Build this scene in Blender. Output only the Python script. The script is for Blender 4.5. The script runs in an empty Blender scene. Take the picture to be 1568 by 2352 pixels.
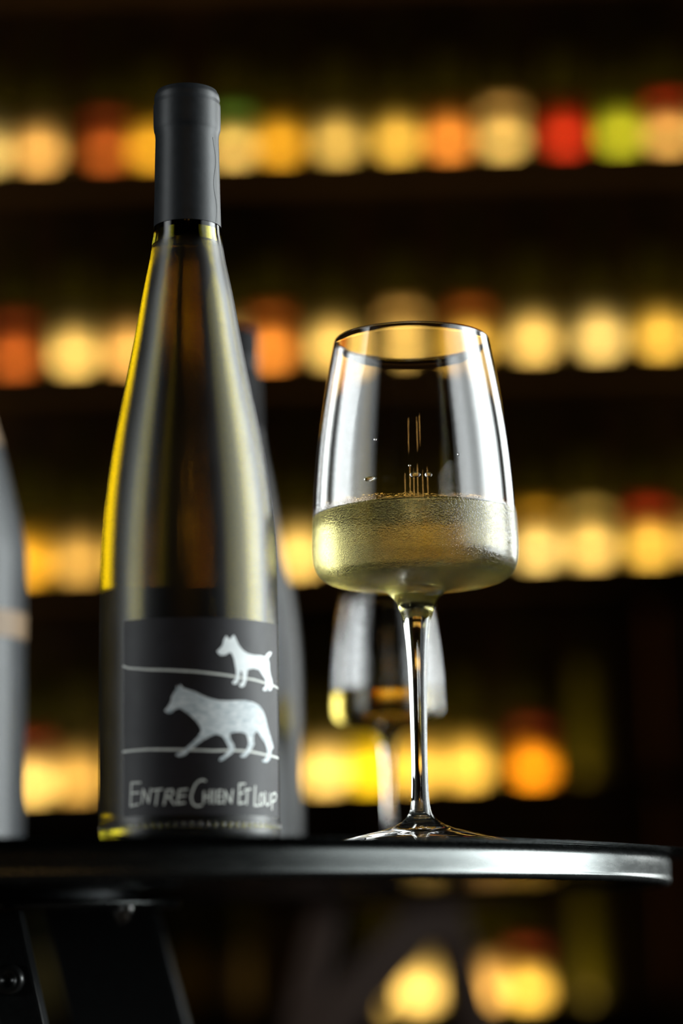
import bpy, bmesh, math
from mathutils import Vector, Matrix
from mathutils.geometry import tessellate_polygon

scene = bpy.context.scene
COL = scene.collection
RAD = math.radians

# ------------------------------------------------------------------ camera
TABLE_Z = 0.740                      # table top height
CAM_Z = TABLE_Z - 0.039              # the lens sits a little below the table top
PITCH, ROLL = RAD(10.0), RAD(0.85)
cam_data = bpy.data.cameras.new('camera')
cam_data.sensor_fit = 'VERTICAL'
cam_data.sensor_height = 36.0
cam_data.sensor_width = 24.0
cam_data.lens = 85.0
cam_data.clip_start = 0.05
cam_data.dof.use_dof = True
cam_data.dof.focus_distance = 1.062
cam_data.dof.aperture_fstop = 2.9
cam = bpy.data.objects.new('camera', cam_data)
COL.objects.link(cam)
fw = Vector((0, math.cos(PITCH), math.sin(PITCH)))
up = Vector((0, -math.sin(PITCH), math.cos(PITCH)))
ex = Vector((1, 0, 0))
rt = ex * math.cos(ROLL) - up * math.sin(ROLL)
u2 = up * math.cos(ROLL) + ex * math.sin(ROLL)
cam.matrix_world = Matrix(((rt.x, u2.x, -fw.x, 0), (rt.y, u2.y, -fw.y, 0),
                           (rt.z, u2.z, -fw.z, CAM_Z), (0, 0, 0, 1)))
scene.camera = cam

# ------------------------------------------------------------------ world, exposure
world = bpy.data.worlds.new('dim_room')
world.use_nodes = True
world.node_tree.nodes['Background'].inputs[0].default_value = (0.55, 0.6, 0.65, 1)
world.node_tree.nodes['Background'].inputs[1].default_value = 0.004
scene.world = world
vs = scene.view_settings
vs.view_transform = 'Standard'
vs.look = 'None'
vs.exposure = 0.0
vs.gamma = 1.0
vs.use_curve_mapping = False
cy = scene.cycles
cy.max_bounces = 18
cy.transmission_bounces = 18
cy.glossy_bounces = 8
cy.transparent_max_bounces = 16
cy.sample_clamp_indirect = 12.0
cy.blur_glossy = 0.2
cy.use_denoising = True


# ------------------------------------------------------------------ photographer's soft boxes either side of the table
def soft_box(name, loc, rot, height, length, power, spread, color, stops):
    """area lamp behind a diffuser: hot in the middle, falling off along its length as stops (position, level) say"""
    d = bpy.data.lights.new(name, 'AREA')
    d.shape = 'RECTANGLE'
    d.size, d.size_y = height, length
    d.energy = power
    d.spread = RAD(spread)
    d.color = color
    d.use_nodes = True
    nt = d.node_tree
    em = nt.nodes['Emission']
    ge = nt.nodes.new('ShaderNodeNewGeometry')
    sp = nt.nodes.new('ShaderNodeSeparateXYZ')
    rp = nt.nodes.new('ShaderNodeValToRGB')
    rp.color_ramp.interpolation = 'EASE'
    while len(rp.color_ramp.elements) < len(stops):
        rp.color_ramp.elements.new(0.5)
    for e, (p, v) in zip(rp.color_ramp.elements, stops):
        e.position = p
        e.color = (v, v, v, 1)
    nt.links.new(ge.outputs['Parametric'], sp.inputs[0])
    nt.links.new(sp.outputs['Y'], rp.inputs[0])
    nt.links.new(rp.outputs[0], em.inputs['Strength'])
    o = bpy.data.objects.new(name, d)
    o.location = loc
    o.rotation_euler = [RAD(a) for a in rot]
    COL.objects.link(o)
    return o


soft_box('right_soft_box', (1.0, 0.92, 1.25), (0, 90, 0), 1.1, 1.5, 44, 130, (0.93, 1.0, 1.0), [(0.0, 0.03), (0.2, 0.16), (0.45, 0.24), (0.68, 1.0), (0.80, 1.0), (1.0, 0.05)])
soft_box('left_soft_box', (-1.0, 0.68, 1.25), (0, -90, 0), 1.1, 0.70, 6.0, 130, (0.93, 0.99, 1.0), [(0.0, 0.03), (0.45, 1.0), (0.6, 1.0), (1.0, 0.03)])
soft_box('rim_soft_box', (1.18, 2.45, 1.36), (0, 90, 48), 1.0, 0.72, 5.5, 90, (0.95, 1.0, 0.98), [(0.0, 0.3), (0.4, 1.0), (0.6, 1.0), (1.0, 0.3)])
LED_POWER = 2.6


# ------------------------------------------------------------------ materials
def new_mat(name):
    m = bpy.data.materials.new(name)
    m.use_nodes = True
    nt = m.node_tree
    return m, nt, nt.nodes['Principled BSDF']


def N(nt, kind, **kw):
    n = nt.nodes.new(kind)
    for k, v in kw.items():
        setattr(n, k, v)
    return n


def setin(n, **kw):
    for k, v in kw.items():
        n.inputs[k.replace('_', ' ')].default_value = v


def math_node(nt, op, a, b=None, c=None, clamp=False):
    n = N(nt, 'ShaderNodeMath', operation=op)
    n.use_clamp = clamp
    for i, v in enumerate((a, b, c)):
        if v is None:
            continue
        if isinstance(v, (int, float)):
            n.inputs[i].default_value = v
        else:
            nt.links.new(v, n.inputs[i])
    return n.outputs[0]


def noisy(name, col_a, col_b, scale=40.0, rough=0.5, rough_var=0.1, metal=0.0, bump=0.0, stretch=(1, 1, 1), spec=0.5):
    """procedural paint / wood / metal: two tones of one colour, uneven gloss, fine relief"""
    m, nt, p = new_mat(name)
    tc = N(nt, 'ShaderNodeTexCoord')
    mp = N(nt, 'ShaderNodeMapping')
    mp.inputs['Scale'].default_value = stretch
    nz = N(nt, 'ShaderNodeTexNoise')
    setin(nz, Scale=scale, Detail=6.0, Roughness=0.6)
    nt.links.new(tc.outputs['Object'], mp.inputs[0])
    nt.links.new(mp.outputs[0], nz.inputs['Vector'])
    rp = N(nt, 'ShaderNodeValToRGB')
    rp.color_ramp.elements[0].position = 0.3
    rp.color_ramp.elements[1].position = 0.7
    rp.color_ramp.elements[0].color = (*col_a, 1)
    rp.color_ramp.elements[1].color = (*col_b, 1)
    nt.links.new(nz.outputs['Fac'], rp.inputs[0])
    nt.links.new(rp.outputs[0], p.inputs['Base Color'])
    r = math_node(nt, 'MULTIPLY_ADD', nz.outputs['Fac'], rough_var * 2, rough - rough_var)
    nt.links.new(r, p.inputs['Roughness'])
    p.inputs['Metallic'].default_value = metal
    p.inputs['Specular IOR Level'].default_value = spec
    if bump:
        b = N(nt, 'ShaderNodeBump')
        b.inputs['Strength'].default_value = bump
        b.inputs['Distance'].default_value = 0.001
        nt.links.new(nz.outputs['Fac'], b.inputs['Height'])
        nt.links.new(b.outputs[0], p.inputs['Normal'])
    return m


def glass(name, color, ior=1.5, rough=0.0):
    m, nt, p = new_mat(name)
    setin(p, Base_Color=(*color, 1), Roughness=rough, IOR=ior)
    p.inputs['Transmission Weight'].default_value = 1.0
    return m


M_WOOD = noisy('dark_wood', (0.022, 0.011, 0.006), (0.040, 0.020, 0.010), 18, 0.55, 0.1, bump=0.2, stretch=(1, 6, 6))
M_WOOD_BROWN = noisy('brown_wood', (0.045, 0.022, 0.014), (0.07, 0.035, 0.022), 16, 0.5, 0.1, bump=0.2, stretch=(6, 6, 1))
M_PLASTER = noisy('dark_plaster', (0.020, 0.019, 0.017), (0.028, 0.026, 0.023), 12, 0.9, 0.05, bump=0.2)
M_FLOOR = noisy('dark_floor_boards', (0.02, 0.014, 0.01), (0.035, 0.024, 0.016), 8, 0.6, 0.1, bump=0.2, stretch=(8, 1, 1))
M_TABLE = noisy('brushed_dark_steel', (0.14, 0.15, 0.148), (0.18, 0.19, 0.187), 90, 0.27, 0.05, metal=0.95, bump=0.02, stretch=(1, 1, 5))
M_TABLE_UNDER = noisy('black_lacquer', (0.03, 0.03, 0.03), (0.045, 0.045, 0.045), 160, 0.24, 0.05, metal=0.0, spec=0.4)
M_FRAME = noisy('black_powder_coat', (0.05, 0.053, 0.055), (0.07, 0.073, 0.075), 300, 0.38, 0.06, metal=0.8, bump=0.15)
M_STEEL = noisy('bright_steel', (0.55, 0.54, 0.52), (0.7, 0.69, 0.67), 80, 0.25, 0.06, metal=1.0)
M_CAPSULE = noisy('slate_foil', (0.012, 0.014, 0.016), (0.017, 0.019, 0.022), 220, 0.42, 0.05, bump=0.06, spec=0.3)
M_LABEL = noisy('black_label_paper', (0.010, 0.009, 0.011), (0.014, 0.012, 0.016), 160, 0.5, 0.06, bump=0.05, spec=0.35)
M_CHALK = noisy('white_print', (0.84, 0.90, 0.92), (0.93, 0.96, 0.96), 420, 0.6, 0.08)
M_WOLF = noisy('grey_chalk_print', (0.40, 0.48, 0.52), (0.92, 0.95, 0.96), 300, 0.6, 0.08, stretch=(1, 1, 2.5))
M_LETTER = noisy('cream_print', (0.64, 0.66, 0.62), (0.82, 0.83, 0.77), 420, 0.6, 0.08)
M_BACK_LABEL = noisy('back_label_paper', (0.10, 0.08, 0.045), (0.13, 0.10, 0.06), 120, 0.7, 0.05)
M_GLASS = glass('clear_crystal', (1, 1, 1), 1.5)
M_WATER = glass('water', (1, 1, 1), 1.33)
M_WINE = glass('white_wine', (0.90, 0.82, 0.36), 1.34)
M_WINE_DEEP = glass('deeper_white_wine', (0.66, 0.52, 0.12), 1.34)
M_WINE_BOTTLE = glass('white_wine_in_bottle', (0.49, 0.387, 0.028), 1.34)
M_BOTTLE_IN = glass('olive_bottle_glass', (0.62, 0.55, 0.06), 1.5)


def condensed(name, color, base_rough, fog_rough, z_lo, z_hi, z_soft, droplet, bump):
    """glass whose outside is fogged with beads of condensation between z_lo and z_hi"""
    m, nt, p = new_mat(name)
    setin(p, Base_Color=(*color, 1), IOR=1.5)
    p.inputs['Transmission Weight'].default_value = 1.0
    tc = N(nt, 'ShaderNodeTexCoord')
    sep = N(nt, 'ShaderNodeSeparateXYZ')
    nt.links.new(tc.outputs['Object'], sep.inputs[0])
    z = sep.outputs['Z']
    wob = N(nt, 'ShaderNodeTexNoise')
    setin(wob, Scale=90.0, Detail=3.0)
    nt.links.new(tc.outputs['Object'], wob.inputs['Vector'])
    zz = math_node(nt, 'MULTIPLY_ADD', wob.outputs['Fac'], 0.006, z)
    top = math_node(nt, 'DIVIDE', math_node(nt, 'SUBTRACT', z_hi + 0.003, zz), z_soft, clamp=True)
    bot = math_node(nt, 'DIVIDE', math_node(nt, 'SUBTRACT', zz, z_lo), 0.012, clamp=True)
    mask = math_node(nt, 'MULTIPLY', top, bot)
    patch = N(nt, 'ShaderNodeTexNoise')
    setin(patch, Scale=45.0, Detail=2.0)
    nt.links.new(tc.outputs['Object'], patch.inputs['Vector'])
    pr = N(nt, 'ShaderNodeMapRange')
    setin(pr, From_Min=0.35, From_Max=0.65, To_Min=0.7, To_Max=1.0)
    nt.links.new(patch.outputs['Fac'], pr.inputs['Value'])
    mask = math_node(nt, 'MULTIPLY', mask, pr.outputs[0])
    r = math_node(nt, 'MULTIPLY_ADD', mask, fog_rough - base_rough, base_rough)
    nt.links.new(r, p.inputs['Roughness'])
    hgt = None
    for sc_, am, lo, hi in ((droplet, 1.0, z_hi - 0.022, z_hi - 0.006), (droplet * 1.9, 0.7, -1.0, -0.5)):
        v = N(nt, 'ShaderNodeTexVoronoi', feature='F1')
        setin(v, Scale=sc_, Randomness=0.9)
        nt.links.new(tc.outputs['Object'], v.inputs['Vector'])
        d2 = math_node(nt, 'MULTIPLY', v.outputs['Distance'], v.outputs['Distance'])
        dome = math_node(nt, 'SQRT', math_node(nt, 'SUBTRACT', 0.2, d2, clamp=True))
        upper = N(nt, 'ShaderNodeMapRange')
        setin(upper, From_Min=lo, From_Max=hi, To_Min=0.35, To_Max=1.0)
        nt.links.new(z, upper.inputs['Value'])
        s = math_node(nt, 'MULTIPLY', math_node(nt, 'MULTIPLY', dome, am), upper.outputs[0])
        hgt = s if hgt is None else math_node(nt, 'MAXIMUM', hgt, s)
    h = math_node(nt, 'MULTIPLY', hgt, mask)
    if not bump:
        return m
    b = N(nt, 'ShaderNodeBump')
    b.inputs['Strength'].default_value = bump
    b.inputs['Distance'].default_value = 0.0006
    nt.links.new(h, b.inputs['Height'])
    nt.links.new(b.outputs[0], p.inputs['Normal'])
    return m


M_GLASS_FOG = condensed('crystal_with_condensation', (1, 1, 1), 0.0, 0.22, 0.108, 0.153, 0.004, 820, 0.6)


def misted_bottle(name, tint, rough_through, rough_sheen, z_top):
    """bottle glass under a fine even mist: clearer to look through than the broad sheen on its surface"""
    m, nt, p = new_mat(name)
    nt.nodes.remove(p)
    tc = N(nt, 'ShaderNodeTexCoord')
    nz = N(nt, 'ShaderNodeTexNoise')
    setin(nz, Scale=60.0, Detail=4.0)
    nt.links.new(tc.outputs['Object'], nz.inputs['Vector'])
    re = N(nt, 'ShaderNodeBsdfRefraction')
    setin(re, Color=(*tint, 1), IOR=1.5)
    gl = N(nt, 'ShaderNodeBsdfGlossy')
    setin(gl, Color=(1, 1, 1, 1))
    sep = N(nt, 'ShaderNodeSeparateXYZ')
    nt.links.new(tc.outputs['Object'], sep.inputs[0])
    mist = math_node(nt, 'DIVIDE', math_node(nt, 'SUBTRACT', z_top, sep.outputs['Z']), 0.006, clamp=True)   # dry neck above the cold wine
    for node, rg, var in ((re, rough_through, 0.06), (gl, rough_sheen, 0.10)):
        r_ = math_node(nt, 'MULTIPLY_ADD', nz.outputs['Fac'], var, rg - var / 2 - 0.04)
        nt.links.new(math_node(nt, 'MULTIPLY_ADD', r_, mist, 0.04), node.inputs['Roughness'])
    fr = N(nt, 'ShaderNodeFresnel')
    setin(fr, IOR=1.5)
    mx = N(nt, 'ShaderNodeMixShader')
    nt.links.new(math_node(nt, 'MINIMUM', fr.outputs[0], 0.10), mx.inputs[0])   # mist breaks up the mirror sheen at the edges
    nt.links.new(re.outputs[0], mx.inputs[1])
    nt.links.new(gl.outputs[0], mx.inputs[2])
    nt.links.new(mx.outputs[0], nt.nodes['Material Output'].inputs['Surface'])
    return m


M_BOTTLE_FOG = misted_bottle('bottle_glass_with_mist', (0.72, 0.682, 0.18), 0.19, 0.34, 0.263)


# ------------------------------------------------------------------ mesh helpers
def link(o, parent=None):
    COL.objects.link(o)
    if parent is not None:
        o.parent = parent
    return o


def thing(name, label, cat, loc=(0, 0, 0), rot=(0, 0, 0), group=None):
    o = bpy.data.objects.new(name, None)
    o.empty_display_size = 0.05
    o.location, o.rotation_euler = loc, rot
    o['label'], o['category'] = label, cat
    if group:
        o['group'] = group
    return link(o)


def mesh_obj(name, verts, faces, mats, parent=None, smooth=True, mat_idx=None, normals=None):
    me = bpy.data.meshes.new(name)
    me.from_pydata(verts, [], faces)
    for m in (mats if isinstance(mats, (list, tuple)) else [mats]):
        me.materials.append(m)
    if smooth:
        me.polygons.foreach_set('use_smooth', [True] * len(faces))
    if mat_idx:
        me.polygons.foreach_set('material_index', mat_idx)
    me.update()
    if normals:
        me.normals_split_custom_set_from_vertices(normals)
    return link(bpy.data.objects.new(name, me), parent)


def smooth_profile(pts, step=0.0012, sharp=()):
    """Catmull-Rom through (r, z) control points; indices in sharp stay corners"""
    out = []
    n = len(pts)
    for i in range(n - 1):
        p1, p2 = pts[i], pts[i + 1]
        p0 = pts[i - 1] if i > 0 and i not in sharp else p1
        p3 = pts[i + 2] if i + 2 < n and (i + 1) not in sharp else p2
        k = max(1, min(24, int(math.dist(p1, p2) / step)))
        for j in range(k):
            t = j / k
            q = []
            for a, b, c, d in zip(p0, p1, p2, p3):
                q.append(0.5 * (2 * b + (c - a) * t + (2 * a - 5 * b + 4 * c - d) * t * t + (3 * b - a - 3 * c + d) * t ** 3))
            out.append((max(q[0], 0.0), q[1]))
    out.append(pts[-1])
    return out


def profile_normals(prof):
    ns = []
    for i in range(len(prof)):
        a, b = prof[max(i - 1, 0)], prof[min(i + 1, len(prof) - 1)]
        dr, dz = b[0] - a[0], b[1] - a[1]
        l = math.hypot(dr, dz) or 1
        ns.append((dz / l, -dr / l))       # outward when the profile runs upward on the outside
    return ns


def lathe(name, prof, mats, parent=None, seg=96, norms=None, idx=None, top_shear=None, close=False):
    """revolve (r, z); profile runs bottom to top on the outside. idx = material index for each span"""
    verts, faces, mi, nv = [], [], [], []
    rings = []
    for k, (r, z) in enumerate(prof):
        nr, nz = norms[k] if norms else (0, 0)
        if r < 1e-6:
            rings.append([len(verts)])
            verts.append((0, 0, z))
            nv.append((0, 0, 1 if nz >= 0 else -1))
        else:
            s = len(verts)
            for j in range(seg):
                a = 2 * math.pi * j / seg
                x, y = r * math.cos(a), r * math.sin(a)
                verts.append((x, y, z + (top_shear(x, z) if top_shear else 0)))
                nv.append((nr * math.cos(a), nr * math.sin(a), nz))
            rings.append(list(range(s, s + seg)))
    for k in range(len(rings) - 1):
        A, B = rings[k], rings[k + 1]
        m = idx[k] if idx else 0
        if len(A) == 1 and len(B) == 1:
            continue
        for j in range(seg):
            j2 = (j + 1) % seg
            if len(A) == 1:
                f = (A[0], B[j2], B[j])
            elif len(B) == 1:
                f = (A[j], A[j2], B[0])
            else:
                f = (A[j], A[j2], B[j2], B[j])
            faces.append(f)
            mi.append(m)
    return mesh_obj(name, verts, faces, mats, parent, True, mi, nv if norms else None)


def add_box(bm, cx, cy_, cz, sx, sy, sz, rot=None):
    m = Matrix.Translation((cx, cy_, cz))
    if rot is not None:
        m = m @ rot
    bmesh.ops.create_cube(bm, size=1.0, matrix=m @ Matrix.Diagonal((sx, sy, sz, 1)))


def bm_obj(name, bm, mat, parent=None, bevel=0.0, smooth=False):
    if bevel:
        bmesh.ops.bevel(bm, geom=bm.edges[:], offset=bevel, segments=2, affect='EDGES', profile=0.7)
    bmesh.ops.recalc_face_normals(bm, faces=bm.faces[:])
    me = bpy.data.meshes.new(name)
    bm.to_mesh(me)
    bm.free()
    me.materials.append(mat)
    if smooth:
        me.polygons.foreach_set('use_smooth', [True] * len(me.polygons))
    return link(bpy.data.objects.new(name, me), parent)


def box_obj(name, c, s, mat, parent=None, bevel=0.002, rot=None):
    bm = bmesh.new()
    add_box(bm, *c, *s, rot=rot)
    return bm_obj(name, bm, mat, parent, bevel)


def bar_obj(name, a, b, w, d, mat, parent=None, bevel=0.002):
    """square bar from a to b"""
    a, b = Vector(a), Vector(b)
    ax = (b - a)
    q = ax.to_track_quat('Z', 'Y').to_matrix().to_4x4()
    c = (a + b) / 2
    return box_obj(name, c, (w, d, ax.length), mat, parent, bevel, q)


def structure(o):
    o['kind'] = 'structure'
    return o

# ------------------------------------------------------------------ room shell
RX, RY0, RY1, RH = 2.6, -2.2, 4.34, 3.0
structure(box_obj('floor', (0, (RY0 + RY1) / 2, -0.05), (2 * RX, RY1 - RY0, 0.1), M_FLOOR, bevel=0))
structure(box_obj('ceiling', (0, (RY0 + RY1) / 2, RH + 0.05), (2 * RX, RY1 - RY0, 0.1), M_PLASTER, bevel=0))
structure(box_obj('wall_back', (0, RY1 + 0.05, RH / 2), (2 * RX + 0.2, 0.1, RH), M_PLASTER, bevel=0))
structure(box_obj('wall_left', (-RX - 0.05, (RY0 + RY1) / 2, RH / 2), (0.1, RY1 - RY0, RH), M_PLASTER, bevel=0))
structure(box_obj('wall_right', (RX + 0.05, (RY0 + RY1) / 2, RH / 2), (0.1, RY1 - RY0, RH), M_PLASTER, bevel=0))
structure(box_obj('wall_front', (0, RY0 - 0.05, RH / 2), (2 * RX + 0.2, 0.1, RH), M_PLASTER, bevel=0))

# ------------------------------------------------------------------ wine rack along the back wall (stands a touch out of true with the table)
M_WOOD_RED = noisy('red_brown_wood', (0.16, 0.07, 0.035), (0.22, 0.10, 0.05), 16, 0.5, 0.1, bump=0.2, stretch=(6, 6, 1))
TILT = RAD(-0.9)
PIV = Vector((0, 4.0, 1.316))
ROT = Matrix.Rotation(TILT, 4, 'Y')
LIP = [2.036, 1.674, 1.316, 0.952, 0.590]          # top of each shelf's front lip
rack = thing('wine_rack', 'dark wooden wine rack with five lit shelves of bottles along the back wall', 'wine rack', PIV, (0, TILT, 0))
XL, XR = -1.0, 0.86
for zt in [2.397] + LIP + [0.229]:
    zs = zt - 0.012 - PIV.z
    box_obj('shelf_board', ((XL + XR) / 2, 0.135, zs - 0.011), (XR - XL, 0.25, 0.022), M_WOOD, rack, 0.001)
    box_obj('shelf_lip', ((XL + XR) / 2, 0.005, zs - 0.006), (XR - XL, 0.009, 0.036), M_WOOD, rack, 0.001)
z0, z1 = 0.03 - PIV.z, 2.46 - PIV.z
box_obj('back_panel', ((XL + XR) / 2, 0.27, (z0 + z1) / 2), (XR - XL + 0.05, 0.016, z1 - z0), M_WOOD, rack, 0.001)
for x in (XL - 0.013, XR + 0.013):
    box_obj('side_panel', (x, 0.13, (z0 + z1) / 2), (0.024, 0.27, z1 - z0), M_WOOD, rack, 0.001)
box_obj('partition_panel', (0.575, 0.12, (z0 + 1.232 - PIV.z) / 2), (0.12, 0.225, 1.232 - PIV.z - z0), M_WOOD_RED, rack, 0.001)

for zt in LIP:                                     # LED strip tucked behind every lip, shining up on the labels
    d = bpy.data.lights.new('shelf_led_strip', 'AREA')
    d.shape = 'RECTANGLE'
    xr = 0.36 if zt < 1.0 else XR - 0.02
    xl_ = -0.01 if zt < 0.7 else XL
    d.size, d.size_y = xr - xl_ - 0.02, 0.006
    d.energy = LED_POWER * (xr - xl_) / 1.8
    d.color = (1.0, 0.64, 0.18)
    o = link(bpy.data.objects.new('shelf_led_strip', d))
    o.matrix_world = Matrix.Translation(PIV) @ ROT @ Matrix.Translation(((xl_ + xr) / 2, 0.016, zt - 0.006 - PIV.z)) @ Matrix.Rotation(RAD(128), 4, 'X')

M_RACK_GLASS = noisy('dark_green_bottle_glass', (0.045, 0.047, 0.005), (0.065, 0.067, 0.007), 30, 0.22, 0.05, spec=0.4)
M_RACK_GREEN = noisy('olive_bottle_glass_unlabelled', (0.10, 0.105, 0.010), (0.14, 0.145, 0.014), 30, 0.25, 0.05, spec=0.4)
PAPER = {}


def paper(name, c):
    if name not in PAPER:
        PAPER[name] = noisy(name.replace(' ', '_') + '_label_paper', tuple(x * 0.9 for x in c), c, 60, 0.75, 0.05)
    return PAPER[name]


COLORS = {
    'cream': (0.82, 0.80, 0.66), 'ivory': (0.85, 0.78, 0.55), 'peach': (0.80, 0.60, 0.40), 'gold': (0.80, 0.66, 0.25),
    'pale gold': (0.66, 0.60, 0.36), 'amber': (0.72, 0.48, 0.06), 'tan': (0.48, 0.38, 0.22), 'orange': (0.82, 0.36, 0.12),
    'rust': (0.42, 0.11, 0.03), 'red': (0.50, 0.010, 0.004), 'lime green': (0.42, 0.60, 0.05), 'yellow': (0.90, 0.80, 0.03),
    'flame orange': (0.95, 0.42, 0.01), 'green': (0.10, 0.34, 0.10), 'dark red': (0.22, 0.012, 0.008)}
BR = 0.0365
bordeaux = smooth_profile([(0, 0.006), (0.018, 0.003), (0.030, 0.0), (0.0345, 0.001), (BR, 0.006), (BR, 0.06), (BR, 0.12), (BR, 0.188),
                           (0.034, 0.206), (0.025, 0.222), (0.0165, 0.234), (0.0145, 0.25), (0.0140, 0.285), (0.0150, 0.288),
                           (0.0150, 0.297), (0.0125, 0.300), (0, 0.300)], 0.008)
burgundy = smooth_profile([(0, 0.006), (0.018, 0.003), (0.030, 0.0), (0.0345, 0.001), (BR, 0.006), (BR, 0.06), (BR, 0.12), (BR, 0.140),
                           (0.0345, 0.165), (0.0285, 0.192), (0.0205, 0.220), (0.0160, 0.242), (0.0140, 0.285), (0.0150, 0.288),
                           (0.0150, 0.297), (0.0125, 0.300), (0, 0.300)], 0.008)
MESHES = {}


def rack_mesh(key, make):
    if key not in MESHES:
        o = make()
        MESHES[key] = o.data
        bpy.data.objects.remove(o)
    return MESHES[key]


def patch(name, mat, z_a, z_b, r, half, turn=0.0, seg=20):
    vs_, fs = [], []
    for k in range(seg + 1):
        a = -math.pi / 2 + turn + (k / seg * 2 - 1) * half
        for z in (z_a, z_b):
            vs_.append((r * math.cos(a), r * math.sin(a), z))
    for k in range(seg):
        i = 2 * k
        fs.append((i, i + 2, i + 3, i + 1))
    o = mesh_obj(name, vs_, fs, mat)
    sol = o.modifiers.new('paper', 'SOLIDIFY')
    sol.thickness = 0.0002
    return o


def rack_bottle(row, x, shape, lab, band, where):
    """bottle > body, label, (second label band), capsule"""
    zt = LIP[row] - 0.012 + 0.0002
    p = ROT @ Vector((0, 0, 0))
    zl = zt - PIV.z
    xl = x + zl * math.sin(-TILT) * 1.0
    w = PIV + (ROT @ Vector((xl, 0.08, zl)))
    t = thing('wine_bottle', where, 'bottle', w, (0, TILT, 0), 'bottles on the wine rack')

    def child(name, me, mat):
        o = bpy.data.objects.new(name, me)
        link(o, t)
        if mat:
            o.material_slots[0].link = 'OBJECT'
            o.material_slots[0].material = mat
        return o
    prof = burgundy if shape == 'burgundy' else bordeaux
    child('body', rack_mesh(shape, lambda: lathe('bottle_body', prof, M_RACK_GLASS, seg=32)), M_RACK_GLASS if lab else M_RACK_GREEN)
    child('capsule', rack_mesh('capsule', lambda: lathe('capsule', smooth_profile(
        [(0.0145, 0.252), (0.0146, 0.285), (0.0156, 0.287), (0.0156, 0.298), (0.0128, 0.3008), (0, 0.3008)], 0.006), M_CAPSULE, seg=24)), None)
    if lab:
        top = 0.082 if band else 0.112
        m = rack_mesh(('label', top), lambda: patch('label', M_CHALK, 0.014, top, BR + 0.0002, RAD(52)))
        o = child('label', m, paper(lab, COLORS[lab]))
        o.modifiers.new('paper', 'SOLIDIFY').thickness = 0.0002
        if band:
            m = rack_mesh('band', lambda: patch('label_band', M_CHALK, 0.083, 0.118, BR + 0.0002, RAD(52)))
            o = child('label_band', m, paper(band, COLORS[band]))
            o.modifiers.new('paper', 'SOLIDIFY').thickness = 0.0002
    return t


U, D = 'burgundy', 'bordeaux'
ROWS = [
    [(-0.707, U, 'cream', None), (-0.612, D, 'cream', None), (-0.519, U, 'peach', None), (-0.402, U, 'rust', 'dark red'), (-0.322, D, 'amber', None),
     (-0.179, D, 'ivory', 'green'), (-0.097, U, 'amber', None), (0.003, D, 'pale gold', None), (0.108, U, 'gold', None), (0.199, D, 'orange', None),
     (0.294, U, 'ivory', 'peach'), (0.402, D, 'red', None), (0.498, U, 'lime green', None), (0.582, D, 'peach', 'red'), (0.668, U, 'cream', None)],
    [(-0.671, D, 'gold', None), (-0.558, U, 'rust', 'dark red'), (-0.456, D, 'ivory', None), (-0.361, U, 'peach', None), (-0.278, D, 'gold', None),
     (-0.198, U, 'cream', None), (-0.116, D, 'orange', 'rust'), (-0.010, U, 'ivory', None), (0.111, D, 'ivory', 'peach'), (0.228, U, 'gold', 'rust'),
     (0.337, D, 'ivory', None), (0.451, U, 'cream', None), (0.556, D, 'gold', None), (0.651, U, 'pale gold', None)],
    [(-0.622, U, 'tan', None), (-0.532, D, 'amber', None), (-0.447, U, 'tan', None), (-0.354, D, 'gold', None), (-0.257, U, 'cream', None),
     (-0.164, D, 'pale gold', None), (-0.071, U, 'ivory', None), (0.026, D, 'gold', None), (0.122, U, 'ivory', None), (0.227, D, 'pale gold', None),
     (0.334, U, 'cream', 'amber'), (0.424, D, 'ivory', 'pale gold'), (0.524, U, 'gold', 'red'), (0.613, D, 'tan', None)],
    [(-0.614, D, 'tan', None), (-0.521, U, 'ivory', 'dark red'), (-0.446, D, 'tan', None), (-0.354, U, 'gold', None), (-0.266, D, 'cream', None),
     (-0.188, U, 'amber', None), (-0.111, D, 'gold', None), (-0.032, U, 'ivory', None), (0.044, D, 'yellow', None), (0.122, U, 'gold', None),
     (0.205, D, 'gold', None), (0.317, U, 'flame orange', 'dark red'), (0.423, D, None, None)],
    [(-0.505, U, 'gold', None), (-0.426, D, 'tan', None), (-0.346, U, 'amber', None), (-0.267, D, 'amber', None), (-0.190, U, 'tan', None),
     (0.040, D, 'ivory', None), (0.117, U, 'ivory', None), (0.222, D, 'peach', None),
     (0.298, U, 'gold', 'dark red'), (0.417, D, None, None)]]
SHELF = ['top shelf', 'second shelf', 'third shelf', 'fourth shelf', 'lowest shelf']


def kind_of(e):
    return 'unlabelled' if not e[2] else (e[2] + '-labelled' if not e[3] else e[3] + '-banded')


for r, row in enumerate(ROWS):
    for k, (x, shp, lab, band) in enumerate(row):
        what = ('bottle with %s label' % lab if lab and not band else
                'bottle with %s label under %s band' % (lab, band) if lab else 'olive green bottle without label')
        nb = [kind_of(row[j]) for j in (k - 1, k + 1) if 0 <= j < len(row)]
        where = ('between %s and %s ones' % tuple(nb)) if len(nb) == 2 else ('at the end beside a %s one' % nb[0])
        rack_bottle(r, x, shp, lab, band, '%s, %s, %s' % (what, SHELF[r], where))

# ------------------------------------------------------------------ bar stool standing behind the table
st = thing('bar_stool', 'dark brown wooden bar stool with splayed legs and slanting brace, between table and wine rack', 'stool', (0.04, 2.62, 0))
lathe('seat', smooth_profile([(0, 0.735), (0.10, 0.735), (0.135, 0.738), (0.15, 0.748), (0.152, 0.76), (0.145, 0.772), (0.10, 0.776), (0, 0.772)], 0.01),
      M_WOOD_BROWN, st, 48)


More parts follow.
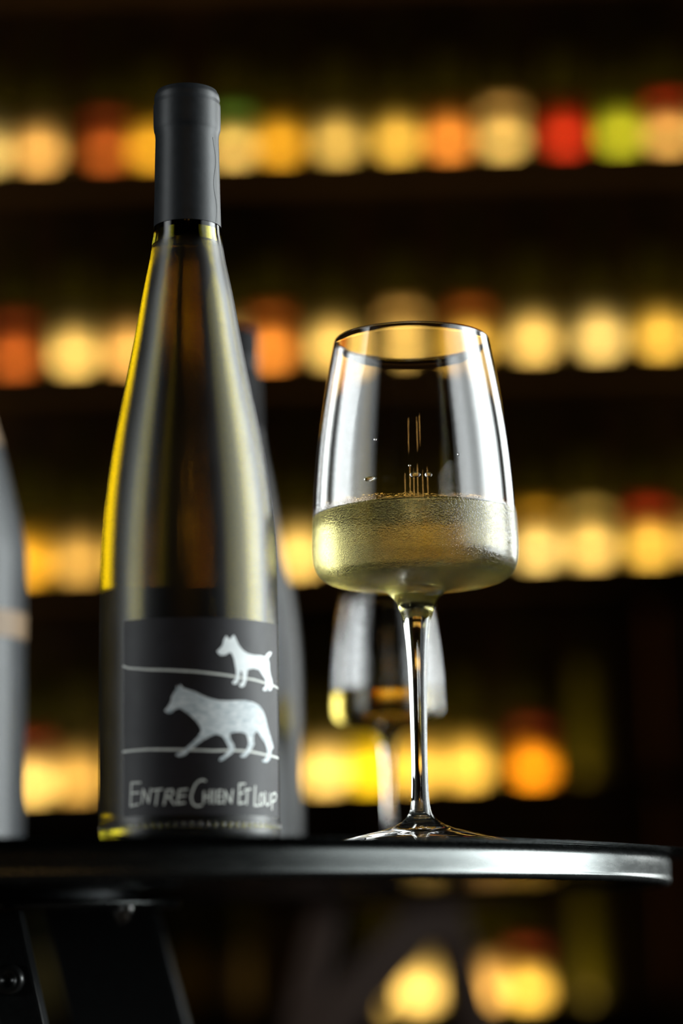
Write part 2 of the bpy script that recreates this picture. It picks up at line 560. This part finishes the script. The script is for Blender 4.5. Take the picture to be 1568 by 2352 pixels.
def bar_obj2(name, a, b, w, d, mat, parent, bevel=0.002):
    """bar from a to b whose wide face looks along y"""
    a, b = Vector(a), Vector(b)
    zx = (b - a).normalized()
    yx = Vector((0, 1, 0))
    xx = yx.cross(zx).normalized()
    yx = zx.cross(xx).normalized()
    m = Matrix((xx, yx, zx)).transposed().to_4x4()
    return box_obj(name, (a + b) / 2, (w, d, (b - a).length), mat, parent, bevel, m)


for sx, sy in ((1, 1), (1, -1), (-1, 1), (-1, -1)):
    bar_obj2('leg', (0.060 * sx, 0.07 * sy, 0.74), (0.24 * sx, 0.17 * sy, 0.0), 0.034, 0.034, M_WOOD_BROWN, st, 0.004)
for s in (-1, 1):
    bar_obj2('stretcher', (-0.185, 0.137 * s, 0.22), (0.185, 0.137 * s, 0.22), 0.022, 0.022, M_WOOD_BROWN, st)
bar_obj2('brace', (0.058, -0.085, 0.735), (-0.20, -0.12, 0.47), 0.048, 0.018, M_WOOD_BROWN, st)

# ------------------------------------------------------------------ round bistro table
TC = Vector((-0.1663, 1.25, 0))
TR, TH = 0.329, 0.0154
table = thing('bistro_table', 'round black metal bistro table with a thick brushed rim', 'table', TC)
zt = TABLE_Z
top_prof = [(0, zt - TH + 0.0012), (TR - 0.016, zt - TH + 0.0012), (TR - 0.012, zt - TH + 0.0010), (TR - 0.0115, zt - TH), (TR - 0.003, zt - TH - 0.0002)]
idx_under = len(top_prof) - 1
rim = smooth_profile([(TR - 0.003, zt - TH - 0.0002), (TR - 0.0008, zt - TH + 0.0006), (TR, zt - TH + 0.0026), (TR - 0.0004, zt - TH + 0.0032), (TR - 0.0003, zt - 0.006),
                      (TR - 0.0006, zt - 0.0030), (TR - 0.0018, zt - 0.0010), (TR - 0.004, zt - 0.0002), (TR - 0.010, zt), (0, zt)], 0.0006)
lathe('table_top', rim, M_TABLE, table, 192)
lathe('underside', top_prof, M_TABLE_UNDER, table, 128)
zp = zt - 0.0181
lathe('mounting_plate', [(0, zp - 0.0042), (0.0795, zp - 0.0042), (0.081, zp - 0.0035), (0.081, zp - 0.0008), (0.080, zp), (0, zp)], M_TABLE, table, 96)
lathe('spacer', [(0.06, zp - 0.001), (0.06, zt - TH + 0.002)], M_FRAME, table, 64)
for a in (-38.5, 51.5, 141.5, 231.5):
    ca, sa = math.cos(RAD(a)), math.sin(RAD(a))
    b = lathe('bolt', [(0, -0.0068), (0.0016, -0.0068), (0.0024, -0.006), (0.0026, -0.0035), (0.0034, -0.0033), (0.0038, -0.0025), (0.0038, 0.0002)], M_STEEL, table, 20)
    b.location = (0.0735 * ca, 0.0735 * sa, zp - 0.0042)
LEGS = [((0.006, -0.118), (0.171, -0.125)), ((-0.085, -0.05), (-0.23, -0.12)), ((-0.075, 0.09), (-0.22, 0.14))]
M_DARK_BOLT = noisy('dark_bolt_steel', (0.10, 0.10, 0.10), (0.14, 0.14, 0.14), 200, 0.3, 0.05, metal=0.9)
for k, ((xa, ya), (xb, yb)) in enumerate(LEGS):
    lg = bar_obj2('leg', (xa, ya, zp - 0.008), (xb, yb, 0.0), 0.020, 0.020, M_FRAME, table, 0.0015)
    d_ = Vector((xb - xa, yb - ya, -(zp - 0.008))).normalized()
    q = Vector((xa, ya, zp - 0.008)) + d_ * 0.030
    sb = lathe('leg_bolt', [(0.0, 0.0016), (0.0028, 0.0022), (0.0036, 0.0040), (0.0062, 0.0036), (0.0070, 0.0018), (0.0072, -0.001)][::-1], M_DARK_BOLT, None, 28)
    sb.parent = lg
    sb.location = (q.x - 0.001, q.y - 0.0104, q.z)
    sb.rotation_euler = (RAD(90), 0, 0)
    bar_obj2('bracket', (xa * 0.62, ya * 0.62, zp - 0.013), (xa, ya, zp - 0.013), 0.012, 0.006, M_FRAME, table, 0.001)
bm = bmesh.new()                                        # wide flat panel leg on the far side
pv = [bm.verts.new(p) for p in ((0.000, 0.090, zp - 0.004), (0.062, 0.090, zp - 0.004), (0.250, 0.16, 0.0), (0.170, 0.16, 0.0))]
pw = [bm.verts.new(v.co + Vector((0, 0.022, 0))) for v in pv]
bm.faces.new(pv)
bm.faces.new(pw)
for a in range(4):
    bm.faces.new((pv[a], pv[(a + 1) % 4], pw[(a + 1) % 4], pw[a]))
bm_obj('panel_leg', bm, M_FRAME, table, 0.003)

# ------------------------------------------------------------------ wine glasses
mm = 0.001
outer = [(0, 0.0), (30, 0.0), (41.2, 0.3), (42.0, 0.9), (41.4, 1.6), (39.9, 2.3), (35.0, 3.9), (25.9, 6.0), (16.6, 8.2), (10.9, 10.4), (7.6, 12.4), (5.26, 15.3),
         (4.29, 19.2), (3.79, 25.0), (3.52, 38.6), (3.73, 58.2), (4.08, 75.9), (4.73, 87.8), (5.73, 97.7), (6.62, 103.7), (7.82, 107.7), (8.91, 110.7),
         (10.3, 112.7), (13.87, 115.6), (19.8, 117.4), (29.7, 118.6), (37.7, 120.0), (41.05, 121.2), (44.04, 123.4), (45.84, 126.2), (46.86, 129.7), (47.19, 133.7),
         (47.22, 137.8), (46.61, 149.9), (45.47, 168.1), (43.39, 188.5), (40.21, 209.1), (36.3, 229.7), (35.45, 233.0)]
inner = [(34.9, 233.5), (34.5, 233.1), (35.2, 229.5), (39.1, 208.9), (42.3, 188.3), (44.35, 168.0), (45.45, 149.9), (45.95, 137.8), (45.9, 133.9), (45.5, 130.6), (44.5, 127.8),
         (42.7, 125.4), (40.0, 123.6), (36.8, 122.6), (29.5, 121.4), (19.8, 120.6), (10.0, 120.2), (0, 120.1)]
ctrl = [(r * mm, z * mm) for r, z in outer + inner]
full = smooth_profile(ctrl, 0.0014, sharp=(1,))
# split the one continuous glass surface into foot, stem and bowl
z_foot, z_stem = 0.0150, 0.1128
i_foot = next(i for i, (r, z) in enumerate(full) if z > z_foot)
i_stem = next(i for i, (r, z) in enumerate(full) if z > z_stem)
fn = profile_normals(full)
fn[0] = (0, -1)
rim_i = max(range(len(full)), key=lambda i: full[i][1])


def liquid_profile(prof, norms, top_i, level, grow):
    """inner wall of a vessel from its middle up to the level, let into the glass by grow"""
    out, on = [], []
    for (r, z), (nr, nz) in list(zip(prof, norms))[:top_i:-1]:
        if z > level and r > 0.001:
            break
        if r < 1e-6:
            out.append((0, z - grow))
            on.append((0, -1))
        else:
            out.append((r - nr * grow, z - nz * grow))
            on.append((-nr, -nz))
    return out, on


lvl = 0.1514
wine_prof, wine_n = liquid_profile(full, fn, rim_i, lvl - 0.0006, 0.0003)


def wine_shear(x, z):
    return x * math.tan(RAD(1.0)) * max(0.0, min(1.0, (z - 0.138) / 0.012))


def wine_glass(name, label, loc, scale, fogged):
    t = thing(name, label, 'wine glass', loc)
    t.scale = (scale,) * 3
    lathe('foot', full[:i_foot + 1], M_GLASS, t, 128, fn[:i_foot + 1])
    lathe('stem', full[i_foot:i_stem + 1], M_GLASS, t, 64, fn[i_foot:i_stem + 1])
    bowl = full[i_stem:]
    top_i = max(range(len(bowl)), key=lambda i: bowl[i][1])
    idx = [1 if (fogged and k < top_i) else 0 for k in range(len(bowl) - 1)]
    lathe('bowl', bowl, [M_GLASS, M_GLASS_FOG], t, 160, fn[i_stem:], idx)
    # wine: side up to the contact line, then a flat surface with a small meniscus
    wp = wine_prof + [(0.0452, lvl - 0.0001), (0.0440, lvl - 0.0006), (0.040, lvl - 0.0007), (0.02, lvl - 0.0007), (0, lvl - 0.0007)]
    wn = wine_n + [(-0.3, 0.95), (-0.15, 0.99), (0, 1), (0, 1), (0, 1)]
    wn[0] = (0, -1)
    lathe('wine', wp, M_WINE if fogged else M_WINE_DEEP, t, 128, wn, None, wine_shear)
    return t


g1 = wine_glass('wine_glass', 'stemmed glass of white wine misted with condensation at the table edge', (0.0334, 1.09, TABLE_Z + 0.0002), 1.0, True)
for ang, z, rx, rz in ((-27, 160.6, 3.1, 1.1), (-1.0, 161.2, 2.5, 1.3), (6.5, 161.2, 1.7, 1.3), (-24, 178.3, 0.7, 0.8), (-4, 165.5, 0.6, 0.5), (25, 171, 0.5, 0.6)):
    rr = 44.2 + (168 - z) * 0.05                       # beads of wine clinging inside the bowl
    a = RAD(-90 + ang)
    bm = bmesh.new()
    bmesh.ops.create_uvsphere(bm, u_segments=16, v_segments=10, radius=1.0)
    bmesh.ops.transform(bm, verts=bm.verts[:], matrix=Matrix.Translation((rr * mm * math.cos(a), rr * mm * math.sin(a), z * mm)) @
                        Matrix.Rotation(a, 4, 'Z') @ Matrix.Diagonal((0.8 * mm, rx * mm, rz * mm, 1)))
    bm_obj('wine_drop', bm, M_WATER, g1, smooth=True)
wine_glass('wine_glass', 'smaller stemmed glass of white wine standing behind the misted one', (0.0253, 1.42, TABLE_Z + 0.0002), 0.69, False)

# ------------------------------------------------------------------ main bottle
BX, BY = -0.0655, 1.02
bt = thing('wine_bottle', 'tall olive flute wine bottle with dark label of white dog and wolf', 'bottle', (BX, BY, TABLE_Z + 0.0002))
RB = 37.9
b_out = [(0, 9.0), (14, 6.5), (26, 1.2), (31, 0.0), (36, 0.3), (37.5, 1.5), (RB, 4.0), (RB, 30), (RB, 60), (RB, 92), (37.75, 104), (37.5, 117.3), (36.53, 136.6), (34.5, 155.9), (31.51, 175.2), (27.48, 195.8),
         (23.42, 216.5), (19.71, 237.3), (16.5, 253.0), (15.3, 261), (14.5, 267), (14.1, 285), (13.7, 305), (14.2, 312), (14.2, 325), (13.2, 328), (11.0, 328.4)]
b_in = [(9.6, 327.5), (9.4, 320), (9.6, 300), (10.2, 270), (11.4, 259), (13.2, 250), (16.4, 236.5), (20.2, 215.6), (24.3, 195), (28.3, 174.4), (31.4, 155.2), (33.5, 136.2), (34.5, 117.2), (34.9, 98), (34.9, 60), (34.9, 14),
        (33.8, 9.5), (30.5, 7.0), (24, 8.5), (12, 12.0), (0, 13.5)]
bp = smooth_profile([(r * mm, z * mm) for r, z in b_out + b_in], 0.003)
bn = profile_normals(bp)
itop = max(range(len(bp)), key=lambda i: bp[i][1])
lathe('glass_body', bp, [M_BOTTLE_IN, M_BOTTLE_FOG], bt, 128, bn, [1 if k < itop else 0 for k in range(len(bp) - 1)])
wp, wn = liquid_profile(bp, bn, itop, 0.260, 0.0003)
lathe('wine', wp + [(0.0110, 0.2606), (0.008, 0.2602), (0, 0.2602)], M_WINE_BOTTLE, bt, 128, wn + [(-0.2, 0.97), (0, 1), (0, 1)])
cap = smooth_profile([(14.72, 267.6), (14.68, 270), (14.35, 285), (14.1, 300), (13.95, 308.5), (14.3, 311.0), (14.75, 313.2), (14.75, 323.2), (14.35, 324.6), (14.35, 325.4), (14.5, 326.2), (14.1, 328.2),
                      (13.3, 329.4), (11.8, 330.0), (0, 330.0)], 0.8)
lathe('capsule', [(r * mm, z * mm) for r, z in cap], M_CAPSULE, bt, 96)
bm = bmesh.new()                                        # overlap seam of the foil
for k in range(36):
    z = 268.0 + k * 1.07
    a = RAD(-90 + 62 + 4 * math.sin(k * 0.3))
    rs = 14.58 - (z - 267.6) * 0.0188
    add_box(bm, rs * mm * math.cos(a), rs * mm * math.sin(a), (z + 0.5) * mm, 0.40 * mm, 0.8 * mm, 1.2 * mm, Matrix.Rotation(a, 4, 'Z'))
bm_obj('foil_seam', bm, M_CAPSULE, bt)
bm = bmesh.new()                                        # knurled ring moulded round the heel
for k in range(72):
    a = 2 * math.pi * k / 72
    add_box(bm, 37.9 * mm * math.cos(a), 37.9 * mm * math.sin(a), 6.9 * mm, 0.9 * mm, 1.1 * mm, 2.4 * mm, Matrix.Rotation(a, 4, 'Z'))
kn = bm_obj('knurled_heel', bm, M_GLASS, bt, 0.0003, True)
kn['kind'] = 'stuff'


def on_bottle(s, z, r):
    a = -math.pi / 2 + s / RB
    return (r * math.cos(a) * mm, r * math.sin(a) * mm, z * mm)


def wrapped(name, polys, mat, parent, r):
    """flat artwork given in millimetres round the bottle (s) and up it (z), cut in narrow strips and wrapped on radius r"""
    bm = bmesh.new()
    for poly in polys:
        vs_ = [bm.verts.new((s, 0, z)) for s, z in poly]
        for tri in tessellate_polygon([[Vector((s, z, 0)) for s, z in poly]]):
            try:
                bm.faces.new([vs_[i] for i in tri])
            except ValueError:
                pass
    s_all = [v.co.x for v in bm.verts]
    s = min(s_all) + 1.5
    while s < max(s_all):
        bmesh.ops.bisect_plane(bm, geom=bm.verts[:] + bm.edges[:] + bm.faces[:], plane_co=(s, 0, 0), plane_no=(1, 0, 0))
        s += 1.5
    for v in bm.verts:
        v.co = on_bottle(v.co.x, v.co.z, r)
    for f in bm.faces:
        c = f.calc_center_median()
        f.normal_update()
        if f.normal.dot(Vector((c.x, c.y, 0))) < 0:
            f.normal_flip()
    me = bpy.data.meshes.new(name)
    bm.to_mesh(me)
    bm.free()
    me.materials.append(mat)
    me.polygons.foreach_set('use_smooth', [True] * len(me.polygons))
    return link(bpy.data.objects.new(name, me), parent)


def ribbon(pts, w):
    """quads of a stroke with round-ish ends"""
    out = []
    for (x0, y0), (x1, y1) in zip(pts, pts[1:]):
        l = math.hypot(x1 - x0, y1 - y0) or 1e-6
        dx, dy = (x1 - x0) / l, (y1 - y0) / l
        e = w * 0.35
        a0, b0, a1, b1 = x0 - dx * e, y0 - dy * e, x1 + dx * e, y1 + dy * e
        nx, ny = -dy * w / 2, dx * w / 2
        out.append([(a0 + nx, b0 + ny), (a0 - nx, b0 - ny), (a1 - nx, b1 - ny), (a1 + nx, b1 + ny)])
    return out


DOG = [(13.8,77.3),(14.8,78.1),(16.4,79.9),(16.9,82.2),(18.0,83.9),(19.0,82.9),(19.8,82.3),(20.5,83.5),(21.6,84.4),(22.7,82.5),(23.9,80.2),(26.0,78.2),(28.4,77.1),(31.7,76.7),(36.5,76.9),(39.3,76.6),(40.5,77.9),(43.0,79.1),(45.6,79.1),(44.1,77.5),(41.9,76.1),(42.9,74.2),(43.1,71.5),(43.9,69.2),(45.3,67.4),(46.2,65.0),(44.3,62.9),(41.6,62.6),(42.0,64.1),(41.0,64.5),(40.4,62.5),(37.7,62.3),(37.6,63.3),(39.3,64.4),(39.8,65.9),(38.9,67.5),(36.8,69.1),(34.9,70.8),(31.7,71.1),(28.4,70.4),(28.0,68.4),(27.6,66.0),(26.6,63.5),(25.0,62.9),(23.8,63.4),(24.4,64.4),(25.6,65.4),(25.8,67.3),(25.3,69.5),(24.6,69.7),(24.2,67.7),(24.0,65.8),(22.7,64.1),(21.0,64.0),(20.6,64.9),(21.9,65.9),(22.5,67.6),(22.4,70.0),(21.9,72.4),(21.4,74.8),(20.3,76.9),(19.2,76.9),(17.6,75.8),(15.8,75.6),(14.6,76.2)]
WOLF = [(-7.7,53.1),(-6.2,54.8),(-5.0,56.9),(-4.8,58.6),(-3.8,60.4),(-2.8,61.8),(-2.8,63.3),(-1.9,62.3),(-1.2,63.7),(0.0,62.3),(1.9,61.5),(4.8,60.6),(7.6,59.1),(10.5,58.0),(14.5,57.1),(18.6,57.1),(22.9,57.4),(27.0,57.6),(31.5,57.1),(35.1,55.9),(37.8,53.6),(39.5,50.9),(40.9,47.6),(42.8,44.3),(45.0,41.1),(46.1,39.0),(44.3,38.4),(43.7,36.7),(42.6,34.2),(40.1,32.8),(37.1,32.8),(36.7,33.5),(38.8,34.2),(40.2,36.0),(40.2,38.4),(38.9,40.7),(36.4,42.5),(34.2,44.7),(32.9,45.2),(31.7,44.1),(31.3,42.2),(31.6,39.8),(30.3,37.8),(28.6,35.9),(26.8,34.4),(24.7,34.3),(24.1,34.9),(25.9,35.8),(27.4,37.5),(28.4,39.7),(28.1,42.0),(27.2,43.9),(24.5,44.5),(21.7,44.4),(19.8,43.9),(19.2,43.2),(19.8,41.3),(21.1,39.4),(21.6,37.5),(20.5,35.8),(18.1,34.1),(15.8,32.6),(14.7,32.6),(14.9,33.6),(16.8,34.8),(18.7,36.7),(18.7,38.4),(17.4,40.7),(16.1,42.6),(13.4,43.4),(10.9,42.5),(8.0,40.9),(5.1,38.7),(2.3,36.6),(0.9,35.0),(-1.5,34.3),(-3.1,34.8),(-2.9,35.4),(-1.0,36.0),(0.9,37.6),(3.3,39.7),(5.6,42.0),(7.3,44.4),(6.8,46.3),(5.4,48.4),(3.3,50.6),(0.9,52.5),(-1.4,54.0),(-3.3,53.5),(-4.3,52.4),(-5.8,51.9),(-7.2,52.5)]
GROUND_LINES = [[(-27.5,72.5),(-24.7,71.5),(-14.8,70.2),(-4.7,69.5),(4.8,68.8),(13.5,68.0),(19.7,67.4),(25.3,66.8),(31.6,66.5),(39.3,65.6),(54.1,64.8)],[(-27.5,37.3),(-23.4,37.5),(-14.8,37.6),(-4.8,37.2),(4.7,36.9),(11.9,36.6),(19.5,36.9),(25.0,36.9),(31.2,36.6),(38.8,35.9),(53.3,35.4)]]
LETTER_STROKES = [[(-18.4,24.3),(-22.9,24.4),(-23.4,15.0),(-19.4,15.6)],[(-23.1,20.2),(-19.0,20.3)],[(-17.8,16.0),(-17.1,21.5),(-14.6,16.1),(-13.7,21.5)],[(-12.8,21.0),(-8.8,21.3)],[(-10.6,21.1),(-11.5,15.1)],[(-8.0,15.1),(-6.8,20.8),(-4.6,21.0),(-4.1,19.6),(-5.3,18.2),(-7.3,18.1)],[(-5.9,18.1),(-3.7,15.1)],[(1.5,21.1),(-1.8,20.7),(-2.5,15.3),(0.4,15.7)],[(-2.0,18.2),(0.7,18.5)],[(8.9,24.4),(7.7,24.8),(6.3,24.4),(4.8,23.0),(3.7,20.6),(3.0,18.0),(3.4,15.9),(4.3,14.7),(5.6,14.2),(7.3,14.6)],[(8.3,20.1),(8.1,15.6)],[(10.8,20.6),(10.5,15.6)],[(8.2,17.9),(10.7,18.1)],[(12.3,20.6),(12.1,15.4)],[(15.7,20.6),(14.0,20.4),(13.9,15.6),(15.7,15.8)],[(13.9,18.1),(15.5,18.3)],[(16.7,15.5),(17.0,20.4),(19.8,15.7),(20.5,20.8)],[(26.5,23.5),(23.7,23.3),(23.4,15.3),(26.0,15.9)],[(23.6,19.3),(25.7,19.9)],[(26.3,21.1),(29.4,21.4)],[(27.7,21.2),(27.2,15.2)],[(32.1,22.7),(31.5,14.8),(34.4,14.9)],[(35.9,19.9),(36.6,19.6),(37.1,18.7),(37.3,17.5),(37.1,16.3),(36.6,15.4),(35.9,15.1),(35.2,15.4),(34.8,16.3),(34.6,17.4),(34.8,18.6),(35.3,19.5),(35.9,19.9)],[(38.6,20.5),(38.5,16.2),(40.1,15.1),(42.0,16.2),(42.3,20.2)],[(44.1,13.6),(44.2,19.8),(47.7,20.7),(49.6,19.6),(48.0,17.6),(44.4,16.7)]]

label = wrapped('label', [[(-27.2, 10.8), (52.5, 10.8), (52.5, 91.2), (-27.2, 91.2)]], M_LABEL, bt, RB + 0.12)
label['label'] = 'black paper label with white dog, wolf and lettering'
wrapped('ground_line', ribbon(GROUND_LINES[0], 0.85), M_LETTER, label, RB + 0.17)
wrapped('ground_line', ribbon(GROUND_LINES[1], 0.85), M_LETTER, label, RB + 0.17)
wrapped('dog_print', [DOG], M_CHALK, label, RB + 0.24)
wrapped('wolf_print', [WOLF], M_WOLF, label, RB + 0.24)
lt = wrapped('lettering', [q for st_ in LETTER_STROKES for q in ribbon(st_, 0.72)], M_LETTER, label, RB + 0.20)
lt['label'] = 'hand lettered words ENTRE CHIEN ET LOUP'
wrapped('back_label', [[(s0, 12), (s1, 12), (s1, 112), (s0, 112)] for s0, s1 in ((88, 150),)], M_BACK_LABEL, bt, RB + 0.12)

# ------------------------------------------------------------------ two more bottles on the far side of the table
M_BLACK_BOTTLE = noisy('black_bottle_glass', (0.008, 0.009, 0.010), (0.012, 0.013, 0.014), 60, 0.34, 0.05, spec=0.22)
M_MATT_BLACK = noisy('matt_black_foil', (0.008, 0.008, 0.009), (0.012, 0.012, 0.013), 200, 0.7, 0.05, spec=0.12)
M_GREY_BOTTLE = noisy('smoke_grey_bottle_glass', (0.022, 0.024, 0.027), (0.03, 0.033, 0.036), 60, 0.40, 0.05, spec=0.4)
M_TAN_LABEL = noisy('tan_foil_band', (0.16, 0.10, 0.055), (0.20, 0.13, 0.07), 90, 0.55, 0.06)
flute = [(0, 9.0), (14, 6.5), (26, 1.2), (31, 0.0), (36, 0.3), (37.5, 1.5), (RB, 4.0), (RB, 30), (RB, 60), (RB, 92), (37.75, 104), (37.5, 117.3), (36.53, 136.6), (34.5, 155.9), (31.51, 175.2), (27.48, 195.8),
         (23.42, 216.5), (19.71, 237.3), (16.5, 253.0), (15.3, 261), (14.5, 267), (14.1, 285), (13.7, 305), (14.2, 312), (14.2, 325), (13.2, 328), (0, 328.4)]
b2 = thing('wine_bottle', 'black flute wine bottle standing behind the dog and wolf bottle', 'bottle', (-0.0636, 1.45, TABLE_Z + 0.0002))
lathe('glass_body', smooth_profile([(r * mm, z * mm) for r, z in flute], 0.004), M_BLACK_BOTTLE, b2, 64)
lathe('capsule', [(r * mm, z * mm + 0.0004) for r, z in cap], M_MATT_BLACK, b2, 48)

b3 = thing('wine_bottle', 'smoke grey wine bottle with tan neck bands at the far side of table', 'bottle', (-0.215, 1.34, TABLE_Z + 0.0002))
full_b = [(r * (1.0 if z < 120 or z > 290 else 1.0 + 0.24 * math.sin(math.pi * (z - 120) / 170)), z) for r, z in flute]
gp = smooth_profile([(min(r, RB) * mm, z * mm) for r, z in full_b], 0.004)
lathe('glass_body', gp, M_GREY_BOTTLE, b3, 64)


def ring_at(name, za, zb, mat):
    pr = [(r + 0.0003, z) for r, z in gp if za <= z <= zb and r > 0.010]
    lathe(name, pr, mat, b3, 64)


ring_at('label_band', 0.122, 0.146, M_TAN_LABEL)
ring_at('neck_band', 0.236, 0.262, M_TAN_LABEL)
lathe('capsule', [(r * mm, z * mm + 0.0004) for r, z in cap if z > 300], M_CAPSULE, b3, 48)

# ------------------------------------------------------------------ added unseen tube lamps behind the lens, only for warm streaks inside the glass
M_STREAK_TUBE, nt_, p_ = new_mat('streak_lamp_glow')
setin(p_, Base_Color=(0.9, 0.6, 0.25, 1), Roughness=0.4)
p_.inputs['Emission Color'].default_value = (1.0, 0.55, 0.15, 1)
p_.inputs['Emission Strength'].default_value = 6.0  # glow of the added lamps, mirrored as streaks in the bowl
for x, y, z in ((-0.30, -1.55, 2.08), (0.18, -1.55, 2.08), (0.34, -1.55, 2.12), (-0.46, -1.3, 1.55), (-0.22, -1.3, 1.6), (-0.04, -1.3, 1.55), (0.14, -1.3, 1.6), (0.38, -1.3, 1.55), (0.62, -1.3, 1.6)):
    t = thing('added_streak_lamp', 'added unseen amber tube lamp for streaks in the glass, on a %s thin black cord' % ('short' if z > 1.9 else 'long'), 'lamp', (x, y, RH), group='added streak lamps')
    lathe('ceiling_rose', [(0, -0.03), (0.03, -0.028), (0.045, -0.01), (0.046, 0)], M_FRAME, t, 24)
    lathe('cord', [(0.0025, z + 0.17 - RH), (0.0025, -0.02)], M_FRAME, t, 8)
    lathe('socket', [(0.014, z + 0.12 - RH), (0.016, z + 0.125 - RH), (0.016, z + 0.165 - RH), (0.004, z + 0.175 - RH)], M_STEEL, t, 20)
    lathe('streak_tube', [(0, z - 0.13 - RH), (0.010, z - 0.127 - RH), (0.014, z - 0.118 - RH), (0.014, z + 0.122 - RH)], M_STREAK_TUBE, t, 20)
